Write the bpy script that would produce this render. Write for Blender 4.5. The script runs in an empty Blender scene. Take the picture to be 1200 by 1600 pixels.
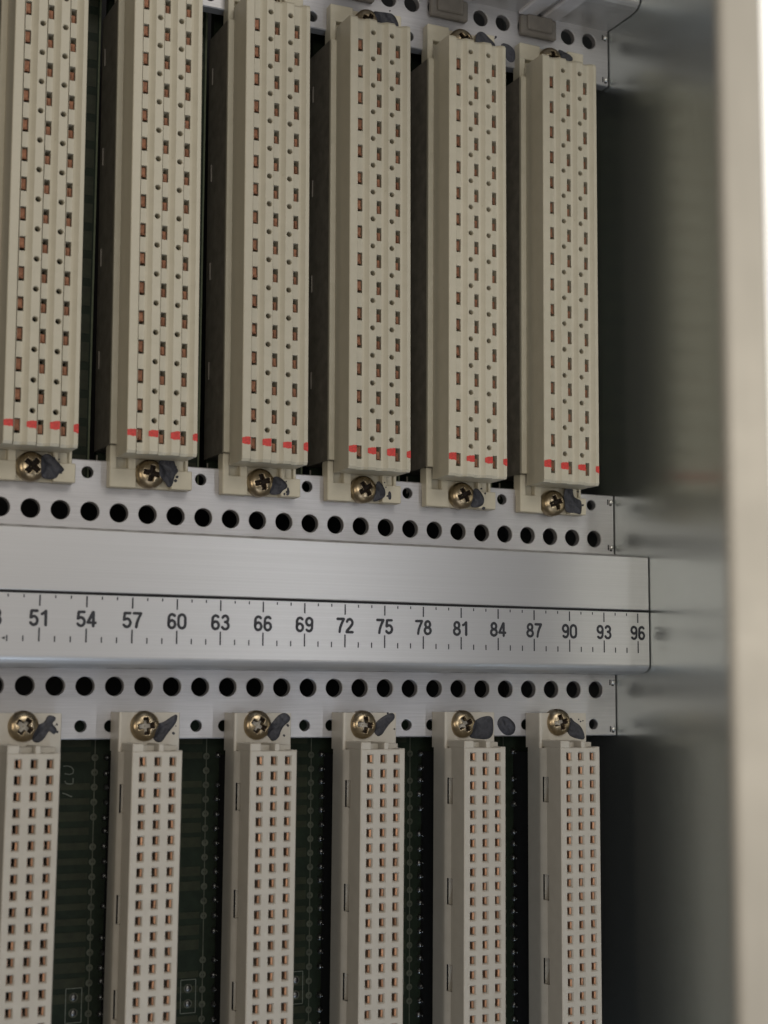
import bpy, math, random
from mathutils import Matrix, Vector

random.seed(7)
S = 0.001                      # everything below is written in millimetres
scene = bpy.context.scene
col = scene.collection

# ------------------------------------------------------------------ camera
cd = bpy.data.cameras.new('camera')
cam = bpy.data.objects.new('camera', cd)
col.objects.link(cam)
scene.camera = cam
def rodr(r):
    v = Vector(r)
    return Matrix.Rotation(v.length, 3, v.normalized())
RV = (-0.113647, -0.437641, 0.030595)
CAMPOS = Vector((-56.459, -260.858, -1.148))
FPX = 2433.607
R0 = Matrix(((1, 0, 0), (0, 0, -1), (0, 1, 0)))
RW = rodr(RV) @ R0                       # world -> (right, down, forward)
M = Matrix((RW[0], -RW[1], -RW[2])).transposed().to_4x4()
M.translation = CAMPOS * S
cam.matrix_world = M
cd.sensor_fit = 'VERTICAL'
cd.sensor_height = 36
cd.sensor_width = 27
cd.lens = FPX / 1600 * 36
cd.clip_start = 0.005
cd.clip_end = 20
cd.dof.use_dof = True
cd.dof.focus_distance = 0.290
cd.dof.aperture_fstop = (cd.lens / 2.0)   # a 2.0 mm opening (lens in mm)

# ------------------------------------------------------------------ light
w = bpy.data.worlds.new('World')
scene.world = w
w.use_nodes = True
wb = w.node_tree.nodes['Background']
wb.inputs[0].default_value = (0.97, 0.95, 0.95, 1)
wb.inputs[1].default_value = 0.095

def area(name, pos, target, sx, sy, power, color):
    l = bpy.data.lights.new(name, 'AREA')
    l.shape = 'RECTANGLE'
    l.size = sx * S
    l.size_y = sy * S
    l.energy = power
    l.color = color
    o = bpy.data.objects.new(name, l)
    o.location = Vector(pos) * S
    d = Vector(target) - Vector(pos)
    o.rotation_euler = d.to_track_quat('-Z', 'Y').to_euler()
    col.objects.link(o)
    return o
area('ceiling_light', (70, -430, 300), (45, 0, 40), 240, 170, 0.78, (1.0, 0.955, 0.88))
area('warm_lamp', (-330, -230, -10), (40, 0, 20), 90, 150, 0.26, (1.0, 0.86, 0.68))
area('room_light', (-120, -430, 40), (80, 0, 10), 170, 100, 0.42, (1.0, 0.93, 0.82))
area('streak_light', (152, -272, 10), (50, 0, 15), 9, 260, 0.13, (0.95, 0.97, 1.0))  # added narrow lamp, unseen, for a bright streak on the ruler
area('low_fill', (0, -330, -240), (50, 0, 20), 180, 120, 0.16, (0.90, 0.93, 1.0))  # unseen lamp added as general fill from below
area('cool_window', (26, -120, -270), (8, -10, 0), 46, 60, 0.16, (0.68, 0.82, 1.0))

scene.view_settings.view_transform = 'Standard'
scene.view_settings.look = 'None'
scene.view_settings.exposure = -0.42
scene.view_settings.gamma = 1
scene.render.engine = 'CYCLES'
scene.cycles.max_bounces = 8
scene.cycles.use_denoising = True

# ------------------------------------------------------------------ materials
def base_mat(name):
    m = bpy.data.materials.new(name)
    m.use_nodes = True
    nt = m.node_tree
    b = nt.nodes['Principled BSDF']
    return m, nt, b
def mmcoords(nt, scale=(1, 1, 1)):
    tc = nt.nodes.new('ShaderNodeTexCoord')
    mp = nt.nodes.new('ShaderNodeMapping')
    mp.inputs['Scale'].default_value = tuple(1000 * s for s in scale)
    nt.links.new(tc.outputs['Object'], mp.inputs['Vector'])
    return mp
def noise(nt, src, scale, detail=3, rough=0.6):
    n = nt.nodes.new('ShaderNodeTexNoise')
    n.inputs['Scale'].default_value = scale
    n.inputs['Detail'].default_value = detail
    n.inputs['Roughness'].default_value = rough
    nt.links.new(src.outputs['Vector'], n.inputs['Vector'])
    return n
def ramp(nt, fac, c0, c1, p0=0.3, p1=0.7):
    r = nt.nodes.new('ShaderNodeValToRGB')
    r.color_ramp.elements[0].position = p0
    r.color_ramp.elements[1].position = p1
    r.color_ramp.elements[0].color = (*c0, 1)
    r.color_ramp.elements[1].color = (*c1, 1)
    nt.links.new(fac, r.inputs['Fac'])
    return r
def maprange(nt, src, a, b):
    r = nt.nodes.new('ShaderNodeMapRange')
    r.inputs['From Min'].default_value = 0.3
    r.inputs['From Max'].default_value = 0.7
    r.inputs['To Min'].default_value = a
    r.inputs['To Max'].default_value = b
    nt.links.new(src, r.inputs['Value'])
    return r
def bump(nt, b, h, dist, strength=1.0):
    bp = nt.nodes.new('ShaderNodeBump')
    bp.inputs['Distance'].default_value = dist
    bp.inputs['Strength'].default_value = strength
    nt.links.new(h, bp.inputs['Height'])
    nt.links.new(bp.outputs['Normal'], b.inputs['Normal'])

def plastic(name, c0, c1, rough=0.42):
    m, nt, b = base_mat(name)
    mp = mmcoords(nt)
    n1 = noise(nt, mp, 0.35, 5)
    r = ramp(nt, n1.outputs['Fac'], c0, c1, 0.25, 0.75)
    # sparse dark specks of dust
    n3 = noise(nt, mp, 1.7, 2)
    rr = ramp(nt, n3.outputs['Fac'], (1, 1, 1), (0.72, 0.66, 0.58), 0.70, 0.78)
    mx = nt.nodes.new('ShaderNodeMix')
    mx.data_type = 'RGBA'
    mx.blend_type = 'MULTIPLY'
    mx.inputs['Factor'].default_value = 0.6
    nt.links.new(r.outputs['Color'], mx.inputs['A'])
    nt.links.new(rr.outputs['Color'], mx.inputs['B'])
    nt.links.new(mx.outputs['Result'], b.inputs['Base Color'])
    oi = nt.nodes.new('ShaderNodeObjectInfo')
    vr = nt.nodes.new('ShaderNodeMapRange')
    vr.inputs['To Min'].default_value = 0.93
    vr.inputs['To Max'].default_value = 1.06
    nt.links.new(oi.outputs['Random'], vr.inputs['Value'])
    hs = nt.nodes.new('ShaderNodeHueSaturation')
    nt.links.new(vr.outputs['Result'], hs.inputs['Value'])
    nt.links.new(mx.outputs['Result'], hs.inputs['Color'])
    nt.links.new(hs.outputs['Color'], b.inputs['Base Color'])
    n2 = noise(nt, mp, 14, 4)
    bump(nt, b, n2.outputs['Fac'], 0.00003, 0.5)
    q = maprange(nt, n1.outputs['Fac'], rough - 0.06, rough + 0.08)
    nt.links.new(q.outputs['Result'], b.inputs['Roughness'])
    b.inputs['Subsurface Weight'].default_value = 0.0
    return m
def metal(name, c0, c1, rough, stretch=(1, 1, 1), nscale=3.0, bumpd=0.00002, aniso=0.0, metallic=1.0, tang=(1, 0, 0), rvar=1.0):
    m, nt, b = base_mat(name)
    mp = mmcoords(nt, stretch)
    n1 = noise(nt, mp, nscale, 6, 0.65)
    r = ramp(nt, n1.outputs['Fac'], c0, c1)
    nt.links.new(r.outputs['Color'], b.inputs['Base Color'])
    b.inputs['Metallic'].default_value = metallic
    mp2 = mmcoords(nt)
    n2 = noise(nt, mp2, 0.12, 4)
    b.inputs['Roughness'].default_value = rough
    if rvar:
        q = maprange(nt, n2.outputs['Fac'], rough - 0.05 * rvar, rough + 0.07 * rvar)
        nt.links.new(q.outputs['Result'], b.inputs['Roughness'])
    if bumpd: bump(nt, b, n1.outputs['Fac'], bumpd, 0.6)
    if aniso:
        b.inputs['Anisotropic'].default_value = aniso
        tg = nt.nodes.new('ShaderNodeCombineXYZ')
        for q_ in range(3): tg.inputs[q_].default_value = tang[q_]
        nt.links.new(tg.outputs[0], b.inputs['Tangent'])
    return m
def flat(name, c, rough=0.6, metallic=0.0, var=0.25, nscale=1.5, bumpd=0.0, spec=0.5):
    m, nt, b = base_mat(name)
    mp = mmcoords(nt)
    n1 = noise(nt, mp, nscale, 4)
    r = ramp(nt, n1.outputs['Fac'], tuple(x * (1 - var) for x in c), tuple(min(1, x * (1 + var)) for x in c))
    nt.links.new(r.outputs['Color'], b.inputs['Base Color'])
    b.inputs['Roughness'].default_value = rough
    b.inputs['Metallic'].default_value = metallic
    b.inputs['Specular IOR Level'].default_value = spec
    if bumpd:
        bump(nt, b, n1.outputs['Fac'], bumpd)
    return m

M_PU = plastic('beige_plastic', (0.49, 0.45, 0.345), (0.555, 0.51, 0.40))
M_PL = plastic('pale_plastic', (0.44, 0.408, 0.35), (0.50, 0.466, 0.403), 0.36)
M_ALU = metal('rail_aluminium', (0.42, 0.41, 0.415), (0.52, 0.51, 0.515), 0.46, (0.03, 2, 2), 3.0, 0.000004, 0.3, 0.7, (0, 0, 1))
M_FACE = metal('drawn_aluminium', (0.50, 0.49, 0.485), (0.56, 0.55, 0.545), 0.42, (0.004, 2.2, 2.2), 3.0, 0.0000015, 0.55, 0.7, (0, 0, 1), 0)
M_WALL = metal('panel_aluminium', (0.57, 0.61, 0.60), (0.575, 0.615, 0.605), 0.28, (0.5, 0.02, 1.0), 2.0, 0.0, 0.6, 0.95, (0, 1, 0), 0)
M_POST = metal('post_aluminium', (0.50, 0.475, 0.42), (0.57, 0.54, 0.48), 0.5, (1, 1, 0.1), 1.0, 0.00001, 0.0, 0.35)
M_GOLD = metal('yellow_zinc', (0.30, 0.24, 0.16), (0.48, 0.39, 0.26), 0.27, (1, 1, 1), 0.8, 0.000004)
M_COP = metal('copper_alloy', (0.15, 0.066, 0.037), (0.30, 0.138, 0.075), 0.5, (1, 1, 1), 1.5, 0.00002, 0, 0.6)
M_COPB = metal('bright_copper', (0.45, 0.24, 0.14), (0.70, 0.42, 0.28), 0.42, (1, 1, 1), 1.5, 0.00002, 0, 0.6)
M_REAR = flat('dark_rear_housing', (0.19, 0.17, 0.14), 0.5, 0, 0.25, 0.4)
M_TIN = metal('solder', (0.16, 0.16, 0.155), (0.32, 0.32, 0.31), 0.42, (1, 1, 1), 1.5, 0.00004)
M_BLOB = flat('slate_lacquer', (0.036, 0.037, 0.046), 0.46, 0, 0.45, 1.6, 0.00020, 0.4)
M_RED = flat('red_ink', (0.58, 0.045, 0.035), 0.55, 0, 0.25, 2.5)
M_INK = flat('black_ink', (0.022, 0.022, 0.028), 0.6, 0, 0.5, 4.0)
M_PCB = flat('solder_mask', (0.013, 0.021, 0.011), 0.6, 0, 0.3, 0.5, 0, 0.25)
M_TRACE = flat('masked_copper', (0.028, 0.032, 0.016), 0.55, 0, 0.25, 0.6, 0, 0.3)
M_EDGE = flat('bare_laminate', (0.12, 0.14, 0.08), 0.6, 0, 0.2, 0.6)
M_SILK = flat('silkscreen', (0.13, 0.14, 0.11), 0.7, 0, 0.3, 2.0)
M_PADC = flat('olive_pad', (0.075, 0.08, 0.055), 0.5, 0, 0.4, 0.8)
M_BEAD = metal('bright_bead', (0.7, 0.69, 0.66), (0.85, 0.84, 0.8), 0.3)
M_FOOT = flat('shadowed_foot_plastic', (0.17, 0.155, 0.135), 0.5, 0, 0.15, 0.4)  # guide plastic darkened, brown shadow painted into the foot
M_DARK = flat('black_cavity', (0.006, 0.006, 0.007), 0.8, 0, 0.2, 0.5)  # black put at hole bottoms and in slots as their deep shade
M_GUIDE = flat('grey_guide_plastic', (0.50, 0.49, 0.50), 0.4, 0, 0.1, 0.3)

# ------------------------------------------------------------------ mesh helpers
class MB:
    def __init__(s):
        s.v, s.f, s.m = [], [], []
    def add(s, verts, faces, mi=0):
        n = len(s.v)
        s.v += [tuple(p) for p in verts]
        s.f += [tuple(i + n for i in f) for f in faces]
        s.m += [mi] * len(faces)
    def quad(s, a, b, c, d, mi=0):
        s.add([a, b, c, d], [(0, 1, 2, 3)], mi)
    def box(s, x0, x1, y0, y1, z0, z1, mi=0, ch=0.0):
        if ch <= 0:
            vs = [(x, y, z) for x in (x0, x1) for y in (y0, y1) for z in (z0, z1)]
            s.add(vs, [(0, 1, 3, 2), (4, 6, 7, 5), (0, 4, 5, 1), (2, 3, 7, 6), (0, 2, 6, 4), (1, 5, 7, 3)], mi)
            return
        c = min(ch, abs(x1 - x0) * .4, abs(y1 - y0) * .4, abs(z1 - z0) * .4)
        # chamfered box as convex hull-like: 24 verts
        import itertools
        vs = []; idx = {}
        for sx, sy, sz in itertools.product((0, 1), repeat=3):
            X = (x0, x1)[sx]; Y = (y0, y1)[sy]; Z = (z0, z1)[sz]
            dx = c if sx == 0 else -c; dy = c if sy == 0 else -c; dz = c if sz == 0 else -c
            for ax, p in enumerate(((X, Y + dy, Z + dz), (X + dx, Y, Z + dz), (X + dx, Y + dy, Z))):
                idx[(sx, sy, sz, ax)] = len(vs); vs.append(p)
        fs = []
        for t in (0, 1):
            fs.append([idx[(t, a, b, 0)] for a, b in ((0, 0), (1, 0), (1, 1), (0, 1))])
            fs.append([idx[(a, t, b, 1)] for a, b in ((0, 0), (1, 0), (1, 1), (0, 1))])
            fs.append([idx[(a, b, t, 2)] for a, b in ((0, 0), (1, 0), (1, 1), (0, 1))])
        for a in (0, 1):
            for b in (0, 1):
                fs.append([idx[(a, b, 0, 0)], idx[(a, b, 1, 0)], idx[(a, b, 1, 1)], idx[(a, b, 0, 1)]])
                fs.append([idx[(a, 0, b, 0)], idx[(a, 1, b, 0)], idx[(a, 1, b, 2)], idx[(a, 0, b, 2)]])
                fs.append([idx[(0, a, b, 1)], idx[(1, a, b, 1)], idx[(1, a, b, 2)], idx[(0, a, b, 2)]])
        for a, b, d in itertools.product((0, 1), repeat=3):
            fs.append([idx[(a, b, d, 0)], idx[(a, b, d, 1)], idx[(a, b, d, 2)]])
        s.add(vs, fs, mi)
    def prism(s, prof, a, b, axis='z', mi=0, caps=True):
        """closed 2D outline extruded; axis z: prof=(x,y); axis x: prof=(y,z)"""
        n = len(prof)
        f = (lambda p, t: (p[0], p[1], t)) if axis == 'z' else (lambda p, t: (t, p[0], p[1]))
        vs = [f(p, a) for p in prof] + [f(p, b) for p in prof]
        fs = [(i, (i + 1) % n, n + (i + 1) % n, n + i) for i in range(n)]
        if caps:
            fs += [tuple(range(n))[::-1], tuple(range(n, 2 * n))]
        s.add(vs, fs, mi)
    def disc(s, cx, y, cz, r, n=16, mi=0):
        vs = [(cx + r * math.cos(2 * math.pi * i / n), y, cz + r * math.sin(2 * math.pi * i / n)) for i in range(n)]
        s.add(vs, [tuple(range(n))], mi)
    def dome(s, cx, y, cz, r, h, n=12, rings=3, mi=0):
        vs = []; fs = []
        for j in range(rings):
            t = j / rings * math.pi / 2
            for i in range(n):
                a = 2 * math.pi * i / n
                vs.append((cx + r * math.cos(t) * math.cos(a), y - h * math.sin(t), cz + r * math.cos(t) * math.sin(a)))
        vs.append((cx, y - h, cz))
        for j in range(rings - 1):
            for i in range(n):
                fs.append((j * n + i, j * n + (i + 1) % n, (j + 1) * n + (i + 1) % n, (j + 1) * n + i))
        for i in range(n):
            fs.append(((rings - 1) * n + i, (rings - 1) * n + (i + 1) % n, len(vs) - 1))
        s.add(vs, fs, mi)
    def mesh(s, name, mats, smooth=False, fix=False):
        me = bpy.data.meshes.new(name)
        me.from_pydata([(x * S, y * S, z * S) for x, y, z in s.v], [], s.f)
        for m in mats:
            me.materials.append(m)
        me.polygons.foreach_set('material_index', s.m)
        if smooth:
            me.polygons.foreach_set('use_smooth', [True] * len(s.f))
        me.update()
        if fix:
            import bmesh
            bm = bmesh.new(); bm.from_mesh(me)
            bmesh.ops.remove_doubles(bm, verts=bm.verts, dist=1e-7)
            bmesh.ops.recalc_face_normals(bm, faces=bm.faces)
            bm.to_mesh(me); bm.free()
        return me
    def build(s, name, mats, parent=None, smooth=False, fix=False, loc=None):
        if not isinstance(mats, (list, tuple)):
            mats = [mats]
        return link(name, s.mesh(name, mats, smooth, fix), parent, loc)
def link(name, me, parent=None, loc=None):
    o = bpy.data.objects.new(name, me)
    col.objects.link(o)
    if parent:
        o.parent = parent
    if loc:
        o.location = Vector(loc) * S
    return o
def tag(o, label=None, cat=None, group=None, kind=None):
    if label: o['label'] = label
    if cat: o['category'] = cat
    if group: o['group'] = group
    if kind: o['kind'] = kind
    return o
def thing(name, label, cat, loc, group=None, roty=0.0):
    o = bpy.data.objects.new(name, None)
    o.empty_display_size = 0.002
    col.objects.link(o)
    o.location = Vector(loc) * S
    o.rotation_euler = (0, roty, 0)
    return tag(o, label, cat, group)

def grid(mb, us, vs, P, cell=None, mi=0):
    """flat sheet of rectangular cells; cell(i,j) may give ('rect',depth,capmat) ('circ',cu,cv,r,n,depth,capmat or None)
    ('funnel',inset,d1,depth,capmat).  P(u,v,d) -> point, d = depth below the face"""
    for i in range(len(us) - 1):
        for j in range(len(vs) - 1):
            u0, u1, v0, v1 = us[i], us[i + 1], vs[j], vs[j + 1]
            c = cell(i, j) if cell else None
            if c is None:
                mb.quad(P(u0, v0, 0), P(u1, v0, 0), P(u1, v1, 0), P(u0, v1, 0), mi)
            elif c[0] == 'rect':
                cs = [(u0, v0), (u1, v0), (u1, v1), (u0, v1)]
                for k in range(4):
                    a, b = cs[k], cs[(k + 1) % 4]
                    mb.quad(P(*a, 0), P(*b, 0), P(*b, c[1]), P(*a, c[1]), mi)
                if c[2] is not None:
                    mb.quad(*[P(*q, c[1]) for q in cs], c[2])
            elif c[0] == 'funnel':
                iu, iv, d1, dep, cap = c[1:]
                cs = [(u0, v0), (u1, v0), (u1, v1), (u0, v1)]
                ins = [(u0 + iu, v0 + iv), (u1 - iu, v0 + iv), (u1 - iu, v1 - iv), (u0 + iu, v1 - iv)]
                for k in range(4):
                    a, b = cs[k], cs[(k + 1) % 4]
                    e, f = ins[k], ins[(k + 1) % 4]
                    mb.quad(P(*a, 0), P(*b, 0), P(*f, d1), P(*e, d1), mi)
                    mb.quad(P(*e, d1), P(*f, d1), P(*f, dep), P(*e, dep), mi)
                mb.quad(*[P(*q, dep) for q in ins], cap)
            else:
                cu, cv, r, n, dep, cap = c[1:]
                outer = []; inner = []; lip = []
                for k in range(n):
                    a = 2 * math.pi * (k + 0.5) / n
                    ca, sa = math.cos(a), math.sin(a)
                    inner.append((cu + r * ca, cv + r * sa))
                    t = 1e9
                    if ca > 1e-9: t = min(t, (u1 - cu) / ca)
                    if ca < -1e-9: t = min(t, (u0 - cu) / ca)
                    if sa > 1e-9: t = min(t, (v1 - cv) / sa)
                    if sa < -1e-9: t = min(t, (v0 - cv) / sa)
                    outer.append((cu + t * ca, cv + t * sa, ))
                corners = [(u1, v1), (u0, v1), (u0, v0), (u1, v0)]
                def side(p):
                    if abs(p[0] - u1) < 1e-7: return 0
                    if abs(p[1] - v1) < 1e-7: return 1
                    if abs(p[0] - u0) < 1e-7: return 2
                    return 3
                ch = 0.10
                rim = [(cu + (r + 0.1) * math.cos(2 * math.pi * (k + 0.5) / n), cv + (r + 0.1) * math.sin(2 * math.pi * (k + 0.5) / n)) for k in range(n)]
                for k in range(n):
                    k2 = (k + 1) % n
                    s0, s1 = side(outer[k]), side(outer[k2])
                    poly = [P(*rim[k], 0), P(*outer[k], 0)]
                    if s0 != s1:
                        poly.append(P(*corners[s0], 0))
                    poly += [P(*outer[k2], 0), P(*rim[k2], 0)]
                    mb.add(poly, [tuple(range(len(poly)))], mi)
                    mb.quad(P(*rim[k], 0), P(*rim[k2], 0), P(*inner[k2], ch), P(*inner[k], ch), mi)
                    mb.quad(P(*inner[k], ch), P(*inner[k2], ch), P(*inner[k2], dep), P(*inner[k], dep), mi)
                if cap is not None:
                    mb.add([P(*q, dep) for q in inner], [tuple(range(n))], cap)

PITCH = 20.32
# ================================================================== rails
XL, XR = -40.0, 116.28
def linspace(a, step, n): return [a + step * i for i in range(n)]
def rail(name, label, up, zref, zhole, sgn, parent_parts=True):
    """zhole: height of the row of large holes; sgn=+1 when the flange edge lies above the holes"""
    t = thing(name, label, 'rail', (0, 0, zref), 'perforated aluminium rails of the subrack')
    mb = MB()
    Z = lambda dz: zhole - zref + sgn * dz       # dz measured from hole row toward the flange edge
    xs = [XL] + [5.08 * (i - 0.5) for i in range(-7, 24)] + [XR]
    def cell(row):
        def f(i, j):
            if j != 1: return None
            k = i - 1 - 7
            if i == 0 or i == len(xs) - 2: return None
            if row == 0:
                return ('circ', 5.08 * k, Z(0), 1.62, 28, 1.3, None)
            return ('circ', 5.08 * k - 0.62, Z(6.72), 1.0, 18, 1.3, None)
        return f
    P = lambda u, v, d: (u, d, v)
    lo = sorted([Z(-2.95), Z(-2.2), Z(2.4)]); 
    if sgn > 0: lo = [Z(-2.95), Z(-2.2), Z(2.4), Z(4.4)]
    else: lo = [Z(4.4), Z(2.4), Z(-2.2), Z(-2.95)]
    grid(mb, xs, lo, P, cell(0))
    if sgn > 0: hi = [Z(4.4), Z(5.2), Z(8.2), Z(8.75)]
    else: hi = [Z(8.75), Z(8.2), Z(5.2), Z(4.4)]
    grid(mb, xs, hi, P, cell(1))
    # flange edge, back and ends
    e, r = Z(8.75), Z(-2.95)
    c = 0.18 * sgn
    mb.quad((XL, 0, e), (XR, 0, e), (XR, 0.2, e + c), (XL, 0.2, e + c))
    mb.quad((XL, 0.2, e + c), (XR, 0.2, e + c), (XR, 2.4, e + c), (XL, 2.4, e + c))
    mb.quad((XR, 0, e), (XR, 2.4, e), (XR, 2.4, r), (XR, 0, r))
    # protruding front profile (y,z)
    cz = Z(-14.85)
    f0, f1 = Z(-4.4), cz + sgn * (0.17 if sgn > 0 else 0.15)
    bb = 1.0 if sgn > 0 else 0.15
    b = 0.16
    prof = [(0, r), (-2.0, r - sgn * 0.10), (-3.0, r - sgn * 0.35), (-11.1, f0 + sgn * 0.12), (-11.5, f0 + sgn * 0.02), (-11.72, f0 - sgn * 0.16), (-11.8, f0 - sgn * 0.42)]
    if sgn < 0:
        prof = [(0, r), (-8.3, r - 0.0 + 0.08), (-9.9, r + 0.22), (-10.9, r + 0.62), (-11.45, r + 1.08), (-11.72, r + 1.45), (-11.8, r + 1.75)]
    else:
        prof = [(0, r), (-2.0, r - 0.10), (-3.0, r - 0.35), (-11.3, f0 + 0.10), (-11.66, f0 + 0.0), (-11.76, f0 - 0.06), (-11.8, f0 - 0.14)]
    prof += [(-11.8, f1 + sgn * 0.26 * bb), (-11.72, f1 + sgn * 0.10 * bb), (-11.8 + 0.2 * bb, f1), (2.4, f1), (2.4, r)]
    mb.prism(prof, XL, XR, 'x')
    o = mb.build('perforated_flange', [M_ALU, M_FACE], t, fix=False)
    # front profile faces use the drawn metal
    for p in o.data.polygons:
        if p.center.y < -0.0005:
            p.material_index = 1
    # staked end beads
    for yy, dz in ((0, 7.6), (0, -1.5), (-11.3, -4.9)):
        q = MB()
        q.dome(0, 0, 0, 0.5, 0.42, 10, 3)
        q.disc(0, -0.01, 0, 0.5, 10)
        q.build('end_bead', M_BEAD, t, True, loc=(XR - 0.55, yy - 0.02, Z(dz)))
        q = MB()
        q.box(-0.28, 0.28, -0.03, 0.02, -0.75, -0.45)
        q.box(-0.75, -0.5, -0.03, 0.02, -0.6, 0.5)
        q.build('stake_notch', M_DARK, t, loc=(XR - 0.62, yy - 0.0, Z(dz)))
    return t
r_up = rail('support_rail', 'plain middle aluminium rail just above the numbered scale', 1, 29.7, 29.7, 1)
r_lo = rail('support_rail', 'lower aluminium rail carrying the printed scale 51 to 96', -1, 0, 0, -1)
r_top = rail('support_rail', 'topmost aluminium rail at the upper edge behind the card guides', -1, 132.8, 132.8, -1)

# printed scale on the lower rail
UX0 = -0.58
def arc(cx, cz, rx, rz, a0, a1, n=14):
    return [(cx + rx * math.cos(math.radians(a0 + (a1 - a0) * i / n)), cz + rz * math.sin(math.radians(a0 + (a1 - a0) * i / n))) for i in range(n + 1)]
DIG = {   # stroke centre lines in a cell 0..0.56 wide, 0..1 tall
 '0': [arc(.28, .68, .22, .25, 0, 180) + arc(.28, .32, .22, .25, 180, 360) + [(.50, .68)]],
 '1': [[(.10, .74), (.22, .80), (.34, .93), (.34, .07)]],
 '2': [arc(.28, .70, .20, .23, 165, -35, 12) + [(.32, .40), (.10, .16), (.07, .07), (.50, .07)]],
 '3': [arc(.27, .72, .19, .21, 155, -75, 12) + [(.26, .53)], [(.26, .53)] + arc(.27, .30, .22, .23, 75, -155, 14)],
 '4': [[(.52, .28), (.05, .28), (.36, .93), (.39, .93), (.39, .07)]],
 '5': [[(.47, .93), (.13, .93), (.09, .52)] + arc(.27, .33, .22, .26, 130, -150, 14)],
 '6': [arc(.28, .31, .21, .24, 0, 360, 20), [(.07, .34), (.08, .60)] + arc(.29, .68, .21, .25, 170, 40, 8)],
 '7': [[(.06, .93), (.51, .93), (.36, .62), (.26, .35), (.22, .07)]],
 '8': [arc(.28, .72, .18, .21, 0, 360, 20), arc(.28, .29, .22, .22, 0, 360, 20)],
 '9': [arc(.28, .69, .21, .24, 0, 360, 20), [(.49, .66), (.48, .40)] + arc(.27, .32, .21, .25, -10, -140, 8)],
}
def numeral(txt, x, z, h, parent, y):
    m = MB()
    wd = 0.66 * h
    rnd = random.Random(txt)
    rw = 0.093 * h
    for i, ch in enumerate(txt):
        ox = (i - 1) * wd + 0.04 * h
        for k_, pl in enumerate(DIG[ch]):
            pts = [(ox + a * h * 1.02 + rnd.uniform(-.012, .012), (b - .5) * h + rnd.uniform(-.012, .012)) for a, b in pl]
            for q, (a, b) in enumerate(zip(pts, pts[1:])):
                dx, dz = b[0] - a[0], b[1] - a[1]
                L = math.hypot(dx, dz)
                if L < 1e-4: continue
                wv = rw * rnd.uniform(.93, 1.07)
                nx, nz = -dz / L * wv, dx / L * wv
                yy = -0.0006 * (q % 7) - 0.004 * k_ - 0.0002 * i
                m.quad((a[0] - nx, yy, a[1] - nz), (b[0] - nx, yy, b[1] - nz), (b[0] + nx, yy, b[1] + nz), (a[0] + nx, yy, a[1] + nz))
            for q, a in enumerate(pts):
                m.disc(a[0], -0.006 - 0.0004 * (q % 11) - 0.004 * k_, a[1], rw * 0.98, 9)
    return m.build('numeral', M_INK, parent, loc=(x, y, z))
for k in range(-1, 16):
    numeral(str(51 + 3 * k), UX0 + 7.62 * k, 10.75, 2.62, r_lo, -11.83)
tk = MB()
for u in range(-6, 46):
    x = UX0 + 2.54 * u + random.uniform(-.02, .02)
    big = u % 3 == 0
    hw = 0.13 if big else 0.11
    zz = [(14.45, 12.65), (9.2, 6.95)] if big else [(14.45, 13.95), (7.9, 6.95)]
    for a, b in zz:
        tk.quad((x - hw, -11.83, b + random.uniform(-.06, .06)), (x + hw, -11.83, b), (x + hw, -11.83, a), (x - hw, -11.83, a))
x = UX0 - 2 * 2.54
tk.add([(x - 0.9, -11.83, 7.45), (x - 0.3, -11.83, 7.7), (x - 0.3, -11.83, 7.2)], [(0, 1, 2)])
tag(tk.build('tick_marks', M_INK, r_lo), kind='stuff')
# black strip standing in for the shaded gap between the two front profiles
sm = MB(); sm.box(XL, XR, -11.79, -1, 14.60, 15.10)
sm.build('joint_gap_shade', M_DARK, r_lo)

# ================================================================== side panel, rear, boards
t = MB()
t.box(116.5, 118.5, -43, 45, -190, 240, 0, 0.3)
tag(t.build('side_panel', M_WALL), 'brushed aluminium side panel mirroring the rails at right', 'panel')
t = MB()
t.box(-60, 116.4, 44, 45, -190, 240)  # added black sheet that keeps the view through the rail holes dark
tag(t.build('rear_blackout', M_DARK), 'added black backing shutting out light behind the circuit boards', 'panel')

def strokes(mb, pts, w, y):
    for (a, b) in zip(pts, pts[1:]):
        dx, dz = b[0] - a[0], b[1] - a[1]
        L = math.hypot(dx, dz)
        nx, nz = -dz / L * w / 2, dx / L * w / 2
        mb.quad((a[0] - nx, y, a[1] - nz), (b[0] - nx, y, b[1] - nz), (b[0] + nx, y, b[1] + nz), (a[0] + nx, y, a[1] + nz))

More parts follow.
